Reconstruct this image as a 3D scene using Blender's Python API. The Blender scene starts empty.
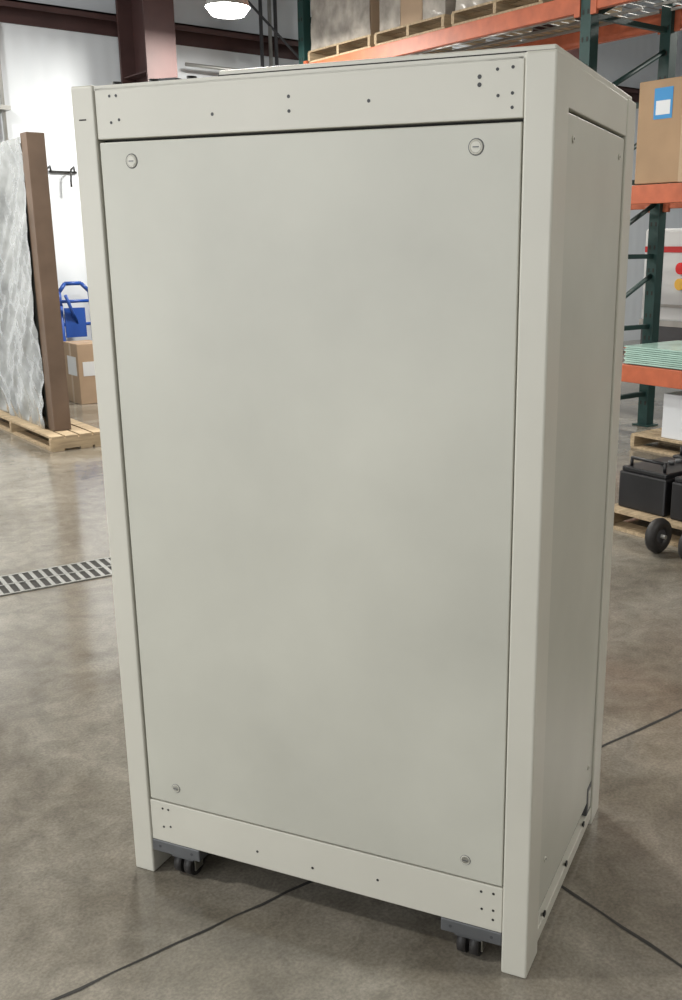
import bpy, bmesh, math, random
from mathutils import Vector, Matrix, noise as mnoise
random.seed(4)
SC=bpy.context.scene
A=math.radians(61.2)          # cabinet frame is turned by -A inside the building (world = building axes)

# ------------------------------------------------------------------ materials
def nt(name):
    m=bpy.data.materials.new(name); m.use_nodes=True
    n=m.node_tree; b=n.nodes['Principled BSDF']; return m,n,b
def mat(name,col,rough=.5,metal=0,var=0.0,vscale=6,bump=0,bscale=60,emit=None,estr=0,spec=.5,stretch=None,dark=None,detail=4,p0=.3,p1=.7,coat=0):
    m,n,b=nt(name)
    b.inputs['Roughness'].default_value=rough; b.inputs['Metallic'].default_value=metal
    b.inputs['Specular IOR Level'].default_value=spec; b.inputs['Coat Weight'].default_value=coat
    c=(*col,1); b.inputs['Base Color'].default_value=c
    tc=n.nodes.new('ShaderNodeTexCoord'); mp=n.nodes.new('ShaderNodeMapping')
    n.links.new(tc.outputs['Object'],mp.inputs['Vector'])
    if stretch: mp.inputs['Scale'].default_value=stretch
    if var>0:
        t=n.nodes.new('ShaderNodeTexNoise'); t.inputs['Scale'].default_value=vscale; t.inputs['Detail'].default_value=detail
        r=n.nodes.new('ShaderNodeValToRGB'); d=dark if dark else tuple(x*(1-var) for x in col)
        r.color_ramp.elements[0].position=p0; r.color_ramp.elements[1].position=p1
        r.color_ramp.elements[0].color=(*d,1); r.color_ramp.elements[1].color=(*[min(1,x*(1+var*.5)) for x in col],1)
        n.links.new(mp.outputs[0],t.inputs['Vector']); n.links.new(t.outputs['Fac'],r.inputs[0]); n.links.new(r.outputs[0],b.inputs['Base Color'])
    if bump>0:
        t=n.nodes.new('ShaderNodeTexNoise'); t.inputs['Scale'].default_value=bscale; t.inputs['Detail'].default_value=2
        bp=n.nodes.new('ShaderNodeBump'); bp.inputs['Strength'].default_value=bump; bp.inputs['Distance'].default_value=.01
        n.links.new(mp.outputs[0],t.inputs['Vector']); n.links.new(t.outputs['Fac'],bp.inputs['Height']); n.links.new(bp.outputs[0],b.inputs['Normal'])
    if emit: b.inputs['Emission Color'].default_value=(*emit,1); b.inputs['Emission Strength'].default_value=estr
    return m
M={}
M['paint']=mat('cabinet_powder_coat',(.575,.56,.487),.38,var=.05,vscale=3)
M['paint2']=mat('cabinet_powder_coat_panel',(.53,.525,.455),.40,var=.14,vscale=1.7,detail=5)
M['black']=mat('black_metal',(.015,.015,.015),.4)
M['gap']=mat('seam_dark',(.03,.028,.025),.8)
M['grey']=mat('bracket_grey',(.13,.135,.14),.5,metal=.3,var=.25)
M['chrome']=mat('zinc_plated',(.5,.5,.46),.3,metal=1)
M['rubber']=mat('rubber',(.025,.023,.022),.55,var=.3)
M['wood']=mat('pallet_wood',(.46,.35,.22),.75,var=.35,vscale=5,stretch=(1,8,8),bump=.2)
M['card']=mat('cardboard',(.38,.25,.145),.8,var=.12,vscale=3)
M['cardd']=mat('cardboard_dark',(.17,.115,.08),.6,var=.25,vscale=3)
M['card2']=mat('cardboard_light',(.42,.30,.20),.8,var=.12,vscale=3)
M['tape']=mat('packing_tape',(.46,.34,.22),.3)
M['label']=mat('label_white',(.7,.72,.74),.5)
M['blue']=mat('label_blue',(.03,.25,.55),.5)
M['bluep']=mat('blue_paint',(.02,.08,.36),.35,var=.15)
M['orange']=mat('rack_orange',(.50,.125,.055),.5,var=.2,vscale=8)
M['green']=mat('rack_green',(.012,.05,.045),.5,var=.2)
M['maroon']=mat('structural_primer_red',(.065,.03,.028),.6,var=.2,vscale=4)
M['white']=mat('white_paint',(.62,.64,.64),.4,var=.03)
M['red']=mat('red_paint',(.5,.03,.03),.35)
M['redlens']=mat('red_lens',(.7,.02,.02),.2)
M['ylens']=mat('amber_lens',(.85,.5,.08),.2)
M['plastic']=mat('stretch_wrap',(.27,.28,.27),.10,var=.45,vscale=2.2,bump=1.0,bscale=5,stretch=(1,1,1.5),spec=1.0,detail=6,p0=.35,p1=.65,coat=1.0)
M['wrapw']=mat('stretch_wrap_white',(.46,.42,.37),.2,var=.4,vscale=6,bump=1.0,bscale=10,coat=.4)
M['steel']=mat('galvanised',(.42,.42,.40),.45,metal=.7,var=.15)
M['glass']=mat('glass_edge_green',(.42,.62,.54),.15,var=.25,vscale=4,stretch=(1,1,40))
M['lamp']=mat('lamp_lens',(1,1,1),.4,emit=(1,.99,.96),estr=25)
M['batt']=mat('battery_black',(.018,.018,.02),.4,var=.3)
M['dgrey']=mat('dark_grey',(.06,.06,.065),.6,var=.2)
M['ceil']=mat('ceiling_insulation',(.4,.4,.4),.8,var=.08)

def wallmat(name,col):
    m,n,b=nt(name); b.inputs['Roughness'].default_value=.5
    tc=n.nodes.new('ShaderNodeTexCoord'); w=n.nodes.new('ShaderNodeTexWave'); w.inputs['Scale'].default_value=1.6
    w.bands_direction='X'; bp=n.nodes.new('ShaderNodeBump'); bp.inputs['Strength'].default_value=.12; bp.inputs['Distance'].default_value=.03
    n.links.new(tc.outputs['Object'],w.inputs['Vector']); n.links.new(w.outputs['Fac'],bp.inputs['Height']); n.links.new(bp.outputs[0],b.inputs['Normal'])
    t=n.nodes.new('ShaderNodeTexNoise'); t.inputs['Scale'].default_value=.8; r=n.nodes.new('ShaderNodeValToRGB')
    r.color_ramp.elements[0].color=(*[x*.9 for x in col],1); r.color_ramp.elements[1].color=(*col,1)
    n.links.new(tc.outputs['Object'],t.inputs['Vector']); n.links.new(t.outputs['Fac'],r.inputs[0]); n.links.new(r.outputs[0],b.inputs['Base Color'])
    return m
M['wall']=wallmat('wall_liner_panel',(.74,.78,.82))

def floormat():
    m,n,b=nt('polished_concrete'); L=n.links
    b.inputs['Specular IOR Level'].default_value=.85
    tc=n.nodes.new('ShaderNodeTexCoord')
    def noise(s,d=5,ro=.6,dist=0):
        t=n.nodes.new('ShaderNodeTexNoise'); t.inputs['Scale'].default_value=s; t.inputs['Detail'].default_value=d; t.inputs['Roughness'].default_value=ro
        t.inputs['Distortion'].default_value=dist
        L.new(tc.outputs['Object'],t.inputs['Vector']); return t
    def ramp(t,p0,c0,p1,c1):
        r=n.nodes.new('ShaderNodeValToRGB'); r.color_ramp.elements[0].position=p0; r.color_ramp.elements[1].position=p1
        r.color_ramp.elements[0].color=(*c0,1); r.color_ramp.elements[1].color=(*c1,1); L.new(t.outputs['Fac'],r.inputs[0]); return r
    a=ramp(noise(1.1,5,.65,.8),.36,(.20,.178,.142),.64,(.335,.312,.265))
    c=ramp(noise(8,7,.75,.6),.32,(.68,.67,.66),.66,(1.12,1.11,1.10))
    e=ramp(noise(110,2),.35,(.82,.82,.82),.65,(1.08,1.08,1.08))
    m1=n.nodes.new('ShaderNodeMixRGB'); m1.blend_type='MULTIPLY'; m1.inputs[0].default_value=1
    m2=n.nodes.new('ShaderNodeMixRGB'); m2.blend_type='MULTIPLY'; m2.inputs[0].default_value=1
    L.new(a.outputs[0],m1.inputs[1]);L.new(c.outputs[0],m1.inputs[2]);L.new(m1.outputs[0],m2.inputs[1]);L.new(e.outputs[0],m2.inputs[2]);L.new(m2.outputs[0],b.inputs['Base Color'])
    rr=n.nodes.new('ShaderNodeMapRange'); rr.inputs['To Min'].default_value=.06; rr.inputs['To Max'].default_value=.24
    L.new(noise(3.5,6).outputs['Fac'],rr.inputs['Value']); L.new(rr.outputs[0],b.inputs['Roughness'])
    bp=n.nodes.new('ShaderNodeBump'); bp.inputs['Strength'].default_value=.05; bp.inputs['Distance'].default_value=.01
    L.new(noise(14,3).outputs['Fac'],bp.inputs['Height']); L.new(bp.outputs[0],b.inputs['Normal'])
    return m
M['floor']=floormat()

# ------------------------------------------------------------------ mesh builder
def rotA(x,y):
    c,sn=math.cos(-A),math.sin(-A); return (x*c-y*sn, x*sn+y*c)
class B:
    def __init__(s,name,loc=(0,0,0),rot=0.0,building=False):
        s.name=name; s.bm=bmesh.new(); s.mats=[]
        if building: s.loc=loc; s.rot=rot
        else:
            x,y=rotA(loc[0],loc[1]); s.loc=(x,y,loc[2]); s.rot=rot-A
    def mi(s,m):
        if m not in s.mats: s.mats.append(m)
        return s.mats.index(m)
    def _add(s,t,m,smooth=False,M4=None):
        if M4 is not None: bmesh.ops.transform(t,matrix=M4,verts=t.verts)
        i=s.mi(m)
        for f in t.faces:
            f.material_index=i
            if smooth: f.smooth=True
        me=bpy.data.meshes.new('t'); t.to_mesh(me); t.free(); s.bm.from_mesh(me); bpy.data.meshes.remove(me)
    def box(s,x0,x1,y0,y1,z0,z1,m,bev=0,M4=None,seg=2):
        t=bmesh.new(); bmesh.ops.create_cube(t,size=1)
        bmesh.ops.scale(t,vec=(x1-x0,y1-y0,z1-z0),verts=t.verts)
        bmesh.ops.translate(t,vec=((x0+x1)/2,(y0+y1)/2,(z0+z1)/2),verts=t.verts)
        if bev: bmesh.ops.bevel(t,geom=list(t.edges),offset=bev,segments=seg,affect='EDGES',profile=.5)
        s._add(t,m,False,M4); return s
    def cyl(s,p0,p1,r,m,seg=20,r2=None,smooth=True):
        p0=Vector(p0);p1=Vector(p1);d=p1-p0
        t=bmesh.new(); bmesh.ops.create_cone(t,cap_ends=True,segments=seg,radius1=r,radius2=r if r2 is None else r2,depth=d.length)
        if smooth:
            for f in t.faces:
                if len(f.verts)==4: f.smooth=True
        q=d.to_track_quat('Z','Y').to_matrix().to_4x4()
        s._add(t,m,False,Matrix.Translation((p0+p1)/2)@q); return s
    def tube(s,pts,r,m,seg=10):
        for a,b in zip(pts[:-1],pts[1:]): s.cyl(a,b,r,m,seg)
        for p in pts[1:-1]:
            t=bmesh.new(); bmesh.ops.create_uvsphere(t,u_segments=seg,v_segments=6,radius=r); s._add(t,m,True,Matrix.Translation(p))
        return s
    def torus(s,c,axis,R,r,m,n=24,k=8):
        t=bmesh.new(); vs=[]
        for i in range(n):
            a=2*math.pi*i/n; row=[]
            for j in range(k):
                b=2*math.pi*j/k
                row.append(t.verts.new(((R+r*math.cos(b))*math.cos(a),(R+r*math.cos(b))*math.sin(a),r*math.sin(b))))
            vs.append(row)
        for i in range(n):
            for j in range(k): t.faces.new((vs[i][j],vs[(i+1)%n][j],vs[(i+1)%n][(j+1)%k],vs[i][(j+1)%k]))
        q=Vector(axis).to_track_quat('Z','Y').to_matrix().to_4x4()
        s._add(t,m,True,Matrix.Translation(c)@q); return s
    def wrapped(s,x0,x1,y0,y1,z0,z1,m,amp=.02,n=14):
        t=bmesh.new(); bmesh.ops.create_cube(t,size=1)
        bmesh.ops.scale(t,vec=(x1-x0,y1-y0,z1-z0),verts=t.verts)
        bmesh.ops.translate(t,vec=((x0+x1)/2,(y0+y1)/2,(z0+z1)/2),verts=t.verts)
        bmesh.ops.subdivide_edges(t,edges=list(t.edges),cuts=n,use_grid_fill=True)
        for v in t.verts:
            d=mnoise.noise_vector(Vector((v.co.x*4,v.co.y*4,v.co.z*2.2)))
            k=min(1,(v.co.z-z0)*8)
            v.co+=Vector((d.x,d.y,abs(d.z)*.3*k))*amp
        s._add(t,m,True); return s
    def film(s,x,y0,y1,z0,z1,m,amp=.03,n=70):
        # taut film sheet with diagonal tension folds, standing at x
        t=bmesh.new(); g=[]
        for i in range(n+1):
            row=[]
            for j in range(n+1):
                y=y0+(y1-y0)*i/n; z=z0+(z1-z0)*j/n
                f=mnoise.noise(Vector((y*2.1+z*1.3,z*.8-y*.3,3.1)))*1.0
                f+=abs(mnoise.noise(Vector((y*7+z*5,z*1.6-y*.6,7.7))))*.7+abs(mnoise.noise(Vector((y*6-z*6,z*1.4+y,1.7))))*.5
                row.append(t.verts.new((x-amp*f,y,z)))
            g.append(row)
        for i in range(n):
            for j in range(n): t.faces.new((g[i][j],g[i+1][j],g[i+1][j+1],g[i][j+1]))
        s._add(t,m,True); return s
    def crack(s,pts,wd,m,jit=.006,step=.08):
        t=bmesh.new(); L=[]
        for (x0,y0),(x1,y1) in zip(pts[:-1],pts[1:]):
            d=Vector((x1-x0,y1-y0)); n=max(1,int(d.length/step)); nn=Vector((-d.y,d.x)).normalized()
            for i in range(n+1):
                p=Vector((x0,y0))+d*i/n+nn*random.uniform(-jit,jit)*.5; w=wd*random.uniform(.5,1.3)
                L.append((t.verts.new((*(p+nn*w),.0012)),t.verts.new((*(p-nn*w),.0012))))
        for a,b in zip(L[:-1],L[1:]): t.faces.new((a[0],a[1],b[1],b[0]))
        s._add(t,m); return s
    def done(s):
        bmesh.ops.recalc_face_normals(s.bm,faces=s.bm.faces)
        me=bpy.data.meshes.new(s.name); s.bm.to_mesh(me); s.bm.free()
        for k in s.mats: me.materials.append(M[k])
        o=bpy.data.objects.new(s.name,me); SC.collection.objects.link(o)
        o.location=s.loc; o.rotation_euler=(0,0,s.rot); return o

# ------------------------------------------------------------------ room shell
S0,S1,W0,W1,HC=-9,14,-9,9.9,6.2
b=B('floor',building=True); b.box(S0,S1,W0,W1,-.1,0,'floor'); b.done()
b=B('wall_left',building=True); b.box(S0,S1,W1,W1+.15,0,HC,'wall'); b.done()
b=B('wall_back',building=True); b.box(S1,S1+.15,W0,W1,0,HC,'wall'); b.done()
b=B('wall_right',building=True); b.box(S0,S1,W0-.15,W0,0,HC,'wall'); b.done()
b=B('ceiling',building=True); b.box(S0,S1,W0,W1,HC,HC+.1,'ceil'); b.done()
b=B('wall_front',building=True)
b.box(S0-.15,S0,W0,-3,0,HC,'wall'); b.box(S0-.15,S0,5,W1,0,HC,'wall'); b.box(S0-.15,S0,-3,5,4.6,HC,'wall'); b.done()
b=B('trim_1',building=True)
b.box(S0,S0+.06,-3.12,-3,0,4.72,'dgrey'); b.box(S0,S0+.06,5,5.12,0,4.72,'dgrey'); b.box(S0,S0+.06,-3,5,4.6,4.72,'dgrey'); b.done()

b=B('floor_joint',building=True)
jw=-.876*-.67+.482*.07
js=.482*-.01+.876*.37
b.crack([(S0,jw),(S1,jw)],.005,'gap'); b.crack([(js,W0),(js,jw)],.005,'gap')
b.done()

# trench drain
b=B('trench_drain_grate',loc=(-3.05,1.84,0),rot=math.radians(57))
Ld=3.0
b.box(-Ld,Ld,-.15,.15,.0005,.002,'gap')
for y in (-.15,-.006,.138): b.box(-Ld,Ld,y,y+.012,.001,.008,'steel')
n=int(2*Ld/.05)
for i in range(n):
    x=-Ld+i*.05
    b.box(x,x+.02,-.15,.15,.001,.007,'steel')
b.done()

# ------------------------------------------------------------------ the cabinet
W,D,H=1.113,.784,2.0; a=.062
b=B('equipment_cabinet')
for x0 in (-W,-a):
    for y0 in (0,D-.1):
        b.box(x0,x0+a,y0,y0+.1,.0,H,'paint',.005,seg=3)
b.box(-W+.03,-.03,.03,D-.03,.11,H-.02,'gap')
b.box(-W+.03,-.03,.12,D-.12,.066,.11,'gap')
b.box(-W+a+.001,-a-.001,.004,.05,1.886,H-.006,'paint',.002)
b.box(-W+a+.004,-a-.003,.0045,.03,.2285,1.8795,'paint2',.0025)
b.box(-W+a+.001,-a-.001,.004,.05,.105,.2245,'paint',.002)
b.box(-W+a+.001,-a-.001,D-.05,D-.004,.105,H-.006,'paint',.002)
for sx in (0,1):
    X=(lambda u,v:(-v,-u)) if sx==0 else (lambda u,v:(-W+u,-W+v))
    x0,x1=X(.003,.04); b.box(x0,x1,.101,D-.101,1.912,H-.004,'paint',.002)
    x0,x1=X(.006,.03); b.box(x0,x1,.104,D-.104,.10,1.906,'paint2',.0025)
    x0,x1=X(.003,.03); b.box(x0,x1,.1,D-.1,.022,.058,'paint',.002)
    x0,x1=X(.02,.03); b.box(x0,x1,.1,D-.1,.058,.10,'gap')
    x0,x1=X(.004,.02); b.box(x0,x1,D-.155,D-.105,.060,.150,'grey',.003)
    x0,x1=X(.003,.004); b.box(x0,x1,D-.145,D-.115,.075,.135,'chrome')
    for y in (.16,.38,.58):
        x0,x1=X(.001,.006); b.box(x0,x1,y,y+.014,.055,.066,'black')
    for y in (.16,D-.16):
        for z in (.22,1.86):
            xx=-.006 if sx==0 else -W+.006; dx=.003 if sx==0 else -.003
            b.cyl((xx,y,z),(xx+dx,y,z),.007,'paint',16); b.cyl((xx+dx,y,z),(xx+dx*1.1,y,z),.003,'gap',10)
b.box(-W+.004,-.004,.004,D-.004,H-.012,H-.002,'paint')
b.box(-.735,-.008,.02,D-.02,H-.003,H+.012,'paint',.003)
b.box(-.735,-.008,.018,.021,H-.001,H+.003,'gap')
for x in (-1.03,-.93,-.83):
    b.cyl((x,.06,H-.003),(x,.06,H+.012),.011,'black',12)
b.box(-.95,-.90,.1,.14,H-.003,H+.02,'dgrey')
for x in (-.962,-.155):
    for z in (1.838,.276):
        b.torus((x,.004,z),(0,-1,0),.0125 if z>1 else .010,.0018,'paint',24,6)
        b.cyl((x,.005,z),(x,.002,z),.0105 if z>1 else .008,'paint' if z>1 else 'chrome',20)
        b.torus((x,.0045,z),(0,-1,0),.0152 if z>1 else .012,.0009,'grey',24,6)
        b.box(x-.006,x+.006,.0008,.003,z-.001,z+.001,'grey')
def hole(x,z,r=.0032): b.cyl((x,.006,z),(x,.0034,z),r,'black',12)
for z0 in (1.975,.205):
    for dx,dz in ((0,0),(.018,0),(0,-.055),(.022,-.05)): hole(-1.010+dx,z0+dz)
    for dx,dz in ((0,0),(-.03,-.002),(0,-.045),(-.028,-.048),(0,-.07)): hole(-.085+dx,z0+dz)
for x,z in ((-.745,1.925),(-.56,1.985-.035),(-.56,1.922),(-.38,1.932),(-.72,.15),(-.56,.145),(-.38,.16)): hole(x,z,.0036)
for z in (1.962,1.948): hole(-.15,z,.0042)
b.box(-1.095,-1.075,-.0004,.002,1.927,1.930,'gap')
for cx,bx0,bx1 in ((-.965,-W+a,-.90),(-.15,-.215,-a)):
    for cy,by0,by1 in ((.055,.002,.11),(D-.055,D-.11,D-.002)):
        b.box(bx0,bx1,by0,by1,.07,.105,'grey',.003)
        for hx in (bx0+.025,bx1-.025): b.cyl((hx,by0-.001,.088),(hx,by0+.004,.088),.004,'dgrey',10)
        b.cyl((cx,cy,.062),(cx,cy,.072),.026,'chrome',20)
        for wx in (-.016,.016):
            b.cyl((cx+wx-.011,cy-.01,.034),(cx+wx+.011,cy-.01,.034),.034,'rubber',28)
            b.cyl((cx+wx-.0115,cy-.01,.034),(cx+wx+.0115,cy-.01,.034),.014,'grey',20)
        b.box(cx-.003,cx+.003,cy-.02,cy+.02,.025,.065,'steel')
        b.cyl((cx-.032,cy-.01,.034),(cx+.032,cy-.01,.034),.006,'chrome',12)
        b.box(cx-.034,cx+.034,cy-.04,cy+.012,.056,.066,'grey',.001)
        b.box(cx+.029,cx+.034,cy-.03,cy+.005,.02,.064,'chrome',.001)
b.done()

# ------------------------------------------------------------------ pallets
def pallet(b,x0,x1,y0,y1,z0,n=7):
    w=(x1-x0)/n
    for y in (y0,(y0+y1)/2-.02,y1-.04): b.box(x0,x1,y,y+.04,z0+.018,z0+.105,'wood')
    for i in range(n): b.box(x0+i*w+.01,x0+(i+1)*w-.01,y0,y1,z0+.105,z0+.123,'wood')
    for i in (0,n//2,n-1): b.box(x0+i*w+.01,x0+(i+1)*w-.01,y0,y1,z0,z0+.018,'wood')

# ------------------------------------------------------------------ left: stretch-wrapped load on pallet
PX,PY=1.36,6.94
b=B('shipping_pallet',loc=(PX,PY,0),building=True)
pallet(b,-.14,.34,-.22,1.9,0,4); b.done()
b=B('wrapped_panel_stack',loc=(PX,PY,.124),building=True)
b.wrapped(.0,.14,.18,2.3,.0,2.32,'plastic',.02,20)
for k in range(6): b.box(.02,.10,.25+k*.33,.25+k*.33+.30,.02,2.3,'cardd')
b.box(-.015,.13,.03,.18,.0,2.39,'cardd',.004)
b.film(-.02,.165,2.32,.0,2.36,'plastic',.05)
b.done()

b=B('cardboard_box',loc=(2.33,9.0,0),building=True)
b.box(0,.30,0,.42,0,.64,'card2',.006); b.box(-.002,.302,.18,.23,-.0,.642,'tape'); b.box(-.003,0,.05,.3,.3,.5,'label'); b.box(.05,.2,-.003,0,.3,.45,'label'); b.done()
b=B('cardboard_box',loc=(2.67,9.0,0),building=True)
b.box(0,.5,0,.42,0,.64,'card',.006); b.box(.05,.25,-.003,0,.2,.45,'label'); b.box(-.002,.502,.18,.23,0,.642,'tape'); b.done()
b=B('hand_truck',loc=(2.42,9.62,0),building=True)
for x in (0,.34):
    b.tube([(x,0,.12),(x,.0,1.0),(x,.02,1.15),(x+(.08 if x==0 else -.08),.04,1.24)],.022,'bluep')
b.tube([(.08,.04,1.24),(.26,.04,1.24)],.022,'bluep')
for z in (.3,.55,.8,1.05): b.cyl((0,0,z),(.34,0,z),.018,'bluep')
b.box(.03,.26,-.02,.0,.66,.98,'bluep')
b.cyl((.17,0,.8),(.02,-.12,1.12),.018,'bluep')
b.box(.02,.32,-.14,0,.0,.02,'bluep')
for x in (-.05,.39):
    b.torus((x,.06,.12),(1,0,0),.09,.03,'rubber'); b.cyl((x-.02,.06,.12),(x+.02,.06,.12),.06,'steel')
b.cyl((-.05,.06,.12),(.39,.06,.12),.012,'steel'); b.done()

b=B('wall_hook',loc=(2.66,9.9,2.38),building=True)
b.box(-.14,.16,-.03,0,.03,.05,'black')
for x in (-.12,.14):
    b.tube([(x,-.02,.04),(x-.03,-.08,.09),(x-.08,-.13,.06),(x-.09,-.13,-.06),(x-.09,-.13,-.12)],.010,'black')
b.done()
b=B('downspout_pipe',loc=(1.93,9.9,0),building=True)
b.cyl((0,-.1,0),(0,-.1,HC),.05,'white'); b.cyl((.16,-.05,1.2),(.16,-.05,HC),.02,'steel')
for z in (1,3,5): b.box(-.08,.2,-.17,0,z,z+.04,'steel')
b.done()
b=B('wall_girt',building=True,loc=(0,9.9,3.86))
b.box(S0,S1,-.2,0,.17,.19,'maroon'); b.box(S0,S1,-.02,0,0,.19,'maroon'); b.box(S0,S1,-.2,-.18,.12,.19,'maroon'); b.done()
def column(s):
    b=B('steel_column',loc=(s,9.9,0),building=True)
    b.box(-.17,.17,-.90,-.87,0,HC,'maroon'); b.box(-.17,.17,-.25,-.21,0,HC,'maroon'); b.box(-.008,.008,-.87,-.21,0,HC,'maroon')
    b.box(-.2,.2,-.95,-.21,0,.02,'maroon')
    for z in (2.6,3.4): b.box(-.15,.15,-.87,-.21,z,z+.012,'maroon')
    b.done()
column(3.5); column(-3.5); column(9.8)
b=B('electrical_conduit',loc=(5.1,9.9,0),building=True)
for i,x in enumerate((0,.12,.2,.95)):
    b.cyl((x,-.24,0),(x,-.24,5.5),.022,'steel' if i%2 else 'dgrey')
b.cyl((-1,-.24,3.62),(1.9,-.24,3.62),.02,'steel'); b.cyl((-.2,-.25,4.4),(1.2,-.25,3.3),.015,'dgrey')
b.box(.4,.8,-.34,-.22,3.3,3.75,'dgrey',.01); b.done()

# ------------------------------------------------------------------ high-bay lamps
def lamp(s,w,z,power):
    b=B('high_bay_light',loc=(s,w,z),building=True)
    b.cyl((0,0,.02),(0,0,.30),.22,'steel',32,r2=.12); b.cyl((0,0,.30),(0,0,.5),.11,'dgrey',24)
    b.cyl((0,0,-.05),(0,0,.02),.16,'lamp',32,r2=.215); b.cyl((0,0,.5),(0,0,HC-z),.008,'steel',8)
    o=b.done()
    l=bpy.data.lights.new('lamp_light','AREA'); l.shape='DISK'; l.size=.42; l.energy=power; l.color=(1,.97,.90)
    lo=bpy.data.objects.new('lamp_light',l); lo.location=(0,0,-.06); lo.parent=o; SC.collection.objects.link(lo)
lamp(3.74,7.98,3.86,190)
lamp(-.6,7.6,4.6,190)
for s,w in ((-4,3),(1.6,4.6),(2.5,-2.5),(8.8,3.0),(8.8,8),(-4,-5)):
    lamp(s,w,4.6,{(1.6,4.6):110,(8.8,3.0):165,(2.5,-2.5):115,(-4,3):175,(-4,-5):90}.get((s,w),115))
def area(name,s,w,z,sx,sy,power,target,col=(1,1,1)):
    l=bpy.data.lights.new(name,'AREA'); l.shape='RECTANGLE'; l.size=sx; l.size_y=sy; l.energy=power; l.color=col
    o=bpy.data.objects.new(name,l); P=Vector((s,w,z)); T=Vector(target)
    o.location=P; o.rotation_euler=(T-P).to_track_quat('-Z','Y').to_euler(); SC.collection.objects.link(o)
area('front_fill_light',S0-.05,1,2.3,8,4.5,420,(0,1,2.3),(.97,.985,1))  # added fill in an unseen doorway behind the camera, brightens the cabinet front
wd=bpy.data.worlds.new('world'); SC.world=wd; wd.use_nodes=True
wd.node_tree.nodes['Background'].inputs[0].default_value=(.85,.92,1,1); wd.node_tree.nodes['Background'].inputs[1].default_value=.6

# ------------------------------------------------------------------ pallet rack
RF=4.97; RD=1.1; posts=[8.6,4.45,.4,-3.6]
b=B('pallet_rack',loc=(RF,0,0),building=True)
for w in posts:
    for s in (0,RD-.1):
        b.box(s,s+.1,w-.055,w+.055,0,5.0,'green',.004)
        b.box(s-.03,s+.13,w-.09,w+.09,0,.012,'green')
        for k in range(24):
            z=.2+k*.2
            for dx in (-.025,.025): b.box(s-.002,s,w+dx-.008,w+dx+.008,z,z+.035,'gap')
    z=.3; f=0
    while z<4.6:
        b.cyl((.1,w,z+(.45 if f else 0)),(RD-.1,w,z+(0 if f else .45)),.022,'green',8); b.box(.1,RD-.1,w-.02,w+.02,z-.02,z+.02,'green'); z+=.62
for wa,wb in zip(posts[:-1],posts[1:]):
    for z in (.56,1.95,3.42):
        for s in (-.005,RD-.05):
            b.box(s,s+.055,wb+.056,wa-.056,z,z+.14,'orange',.005)
            for ww in (wb+.056,wa-.066-.05): b.box(s-.006,s+.02,ww,ww+.06,z-.03,z+.17,'orange')
        n=34
        for k in range(n+1):
            w=wb+.06+(wa-wb-.12)*k/n; b.box(0.05,RD-.05,w-.003,w+.003,z+.142,z+.148,'steel')
        for k in range(5): b.box(.06+k*.23,.08+k*.23,wb+.06,wa-.06,z+.12,z+.142,'steel')
b.done()
ZT=3.42+.149
for i,(w0,w1,h) in enumerate(((7.35,8.5,1.2),(6.2,7.28,1.0),(4.95,6.1,1.1))):
    b=B('shipping_pallet',loc=(RF+.02,w0,ZT),building=True); pallet(b,0,1.0,0,w1-w0,0); b.done()
    b=B('wrapped_box_stack',loc=(RF+.06,w0+.03,ZT+.125),building=True)
    wid=w1-w0-.06; k=3
    for r in range(3):
        for c in range(k):
            b.box(.0,.88,c*wid/k+.004,(c+1)*wid/k-.004,r*h/3,(r+1)*h/3-.006,'wrapw' if (r+c+i)%2 else 'card2',.01)
    if i!=1: b.film(-.004,0,wid,.0,h,'wrapw',.02,40)
    b.done()
ZM=1.95+.149
def carton(s,w,z,ds,dw,dz,name='cardboard_box',c='card',lab=None):
    b=B(name,loc=(s,w,z),building=True); b.box(0,ds,0,dw,0,dz,c,.006)
    b.box(-.001,ds+.001,dw/2-.03,dw/2+.03,-.0,dz+.001,'tape')
    if lab:
        b.box(-.003,-.001,lab[0],lab[0]+.17,lab[1],lab[1]+.22,'blue'); b.box(-.004,-.002,lab[0]+.02,lab[0]+.15,lab[1]+.03,lab[1]+.13,'label')
    b.done()
carton(RF+.03,3.02,ZM,.8,.88,.74,c='card',lab=(.56,.46))
carton(RF+.05,2.05,ZM,.8,.9,.6,c='card2')
b=B('glass_sheet_stack',loc=(RF+.02,2.75,.56+.15),building=True)
for k in range(9): b.box(0+.004*(k%2),.7,0+.006*(k%3),1.15-.01*(k%2),k*.016,k*.016+.012,'glass')
b.done()
b=B('cardboard_box',loc=(RF+.02,2.35,.71),building=True)
b.box(0,.5,0,.38,0,.34,'card2',.005); b.box(-.001,.501,.16,.21,0,.341,'tape'); b.done()
b=B('shipping_pallet',loc=(RF+.1,2.75,0),building=True); pallet(b,0,.85,0,1.1,0); b.done()
carton(RF+.15,2.8,.124,.7,.78,.36,c='label')

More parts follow.
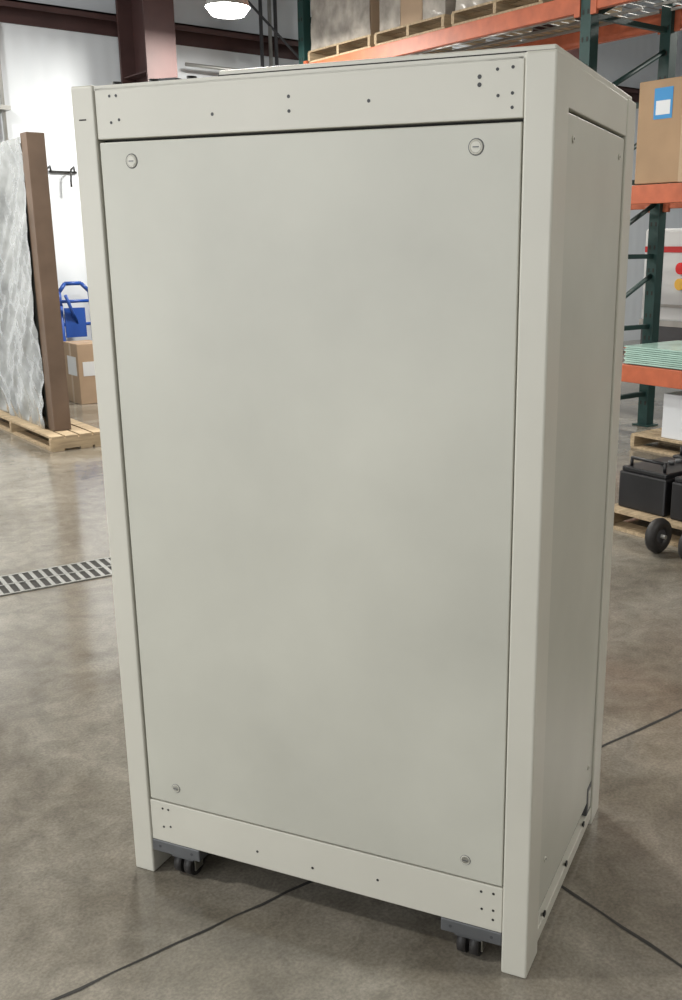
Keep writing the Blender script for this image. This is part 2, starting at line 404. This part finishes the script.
# battery crate pallet in front of rack
b=B('shipping_pallet',loc=(3.06,1.2,0),building=True); pallet(b,0,1.1,0,1.22,0); b.done()
b=B('battery_pack',loc=(3.12,1.25,.124),building=True)
for i in range(3):
    for j in range(2):
        x0=.03+j*.48; y0=.03+i*.38
        b.box(x0,x0+.44,y0,y0+.34,0,.22,'batt',.01)
        b.box(x0+.01,x0+.43,y0+.01,y0+.33,.22,.25,'batt',.008)
        b.tube([(x0+.05,y0+.05,.25),(x0+.05,y0+.05,.30),(x0+.05,y0+.29,.30),(x0+.05,y0+.29,.25)],.01,'batt')
        for k in range(3): b.cyl((x0+.2+k*.07,y0+.17,.25),(x0+.2+k*.07,y0+.17,.27),.02,'grey',12)
b.done()
for w in (1.88,1.66):
    b=B('rubber_wheel',loc=(2.9,w,0),building=True)
    b.torus((0,0,.1),(0,1,0),.066,.034,'rubber',28,10); b.cyl((0,-.02,.1),(0,.02,.1),.05,'dgrey',24)
    b.cyl((0,-.05,.1),(0,.05,.1),.012,'steel'); b.done()

# white enclosed trailer behind rack
b=B('enclosed_trailer',loc=(7.3,3.5,0),building=True)
b.box(0,4.0,0,2.1,.85,1.80,'white',.03)
b.box(.0,4.0,0.02,2.08,.45,.86,'dgrey')
b.box(-.01,0,.02,2.08,1.56,1.62,'red'); b.box(-.01,4.01,-.005,2.105,.80,.86,'steel')
b.box(-.012,-.002,1.04,1.06,.86,1.55,'gap'); b.box(-.02,0,1.5,1.9,1.0,1.03,'steel')
for y in (1.60,1.36):
    b.cyl((-.03,y,1.40),(0,y,1.40),.06,'redlens',24); b.cyl((-.03,y,1.24),(0,y,1.24),.06,'ylens' if y>1.5 else 'redlens',24)
for x in (1.6,2.4):
    for y in (.1,2.0):
        b.torus((x,y,.3),(0,1,0),.2,.1,'rubber'); b.cyl((x,y-.06,.3),(x,y+.06,.3),.15,'steel')
b.box(1.4,2.6,.1,2.0,.25,.46,'dgrey'); b.done()

# ------------------------------------------------------------------ camera
cam=bpy.data.cameras.new('camera'); co=bpy.data.objects.new('camera',cam); SC.collection.objects.link(co); SC.camera=co
cx,cy=rotA(.4994,-1.8873)
co.location=(cx,cy,1.6607); co.rotation_euler=(1.3090,.0024,.3998-A)
cam.sensor_fit='VERTICAL'; cam.sensor_height=24; cam.lens=.9847*24; cam.shift_x=-.0655; cam.shift_y=.0069; cam.clip_start=.02
SC.view_settings.view_transform='Standard'; SC.view_settings.look='None'; SC.view_settings.exposure=0
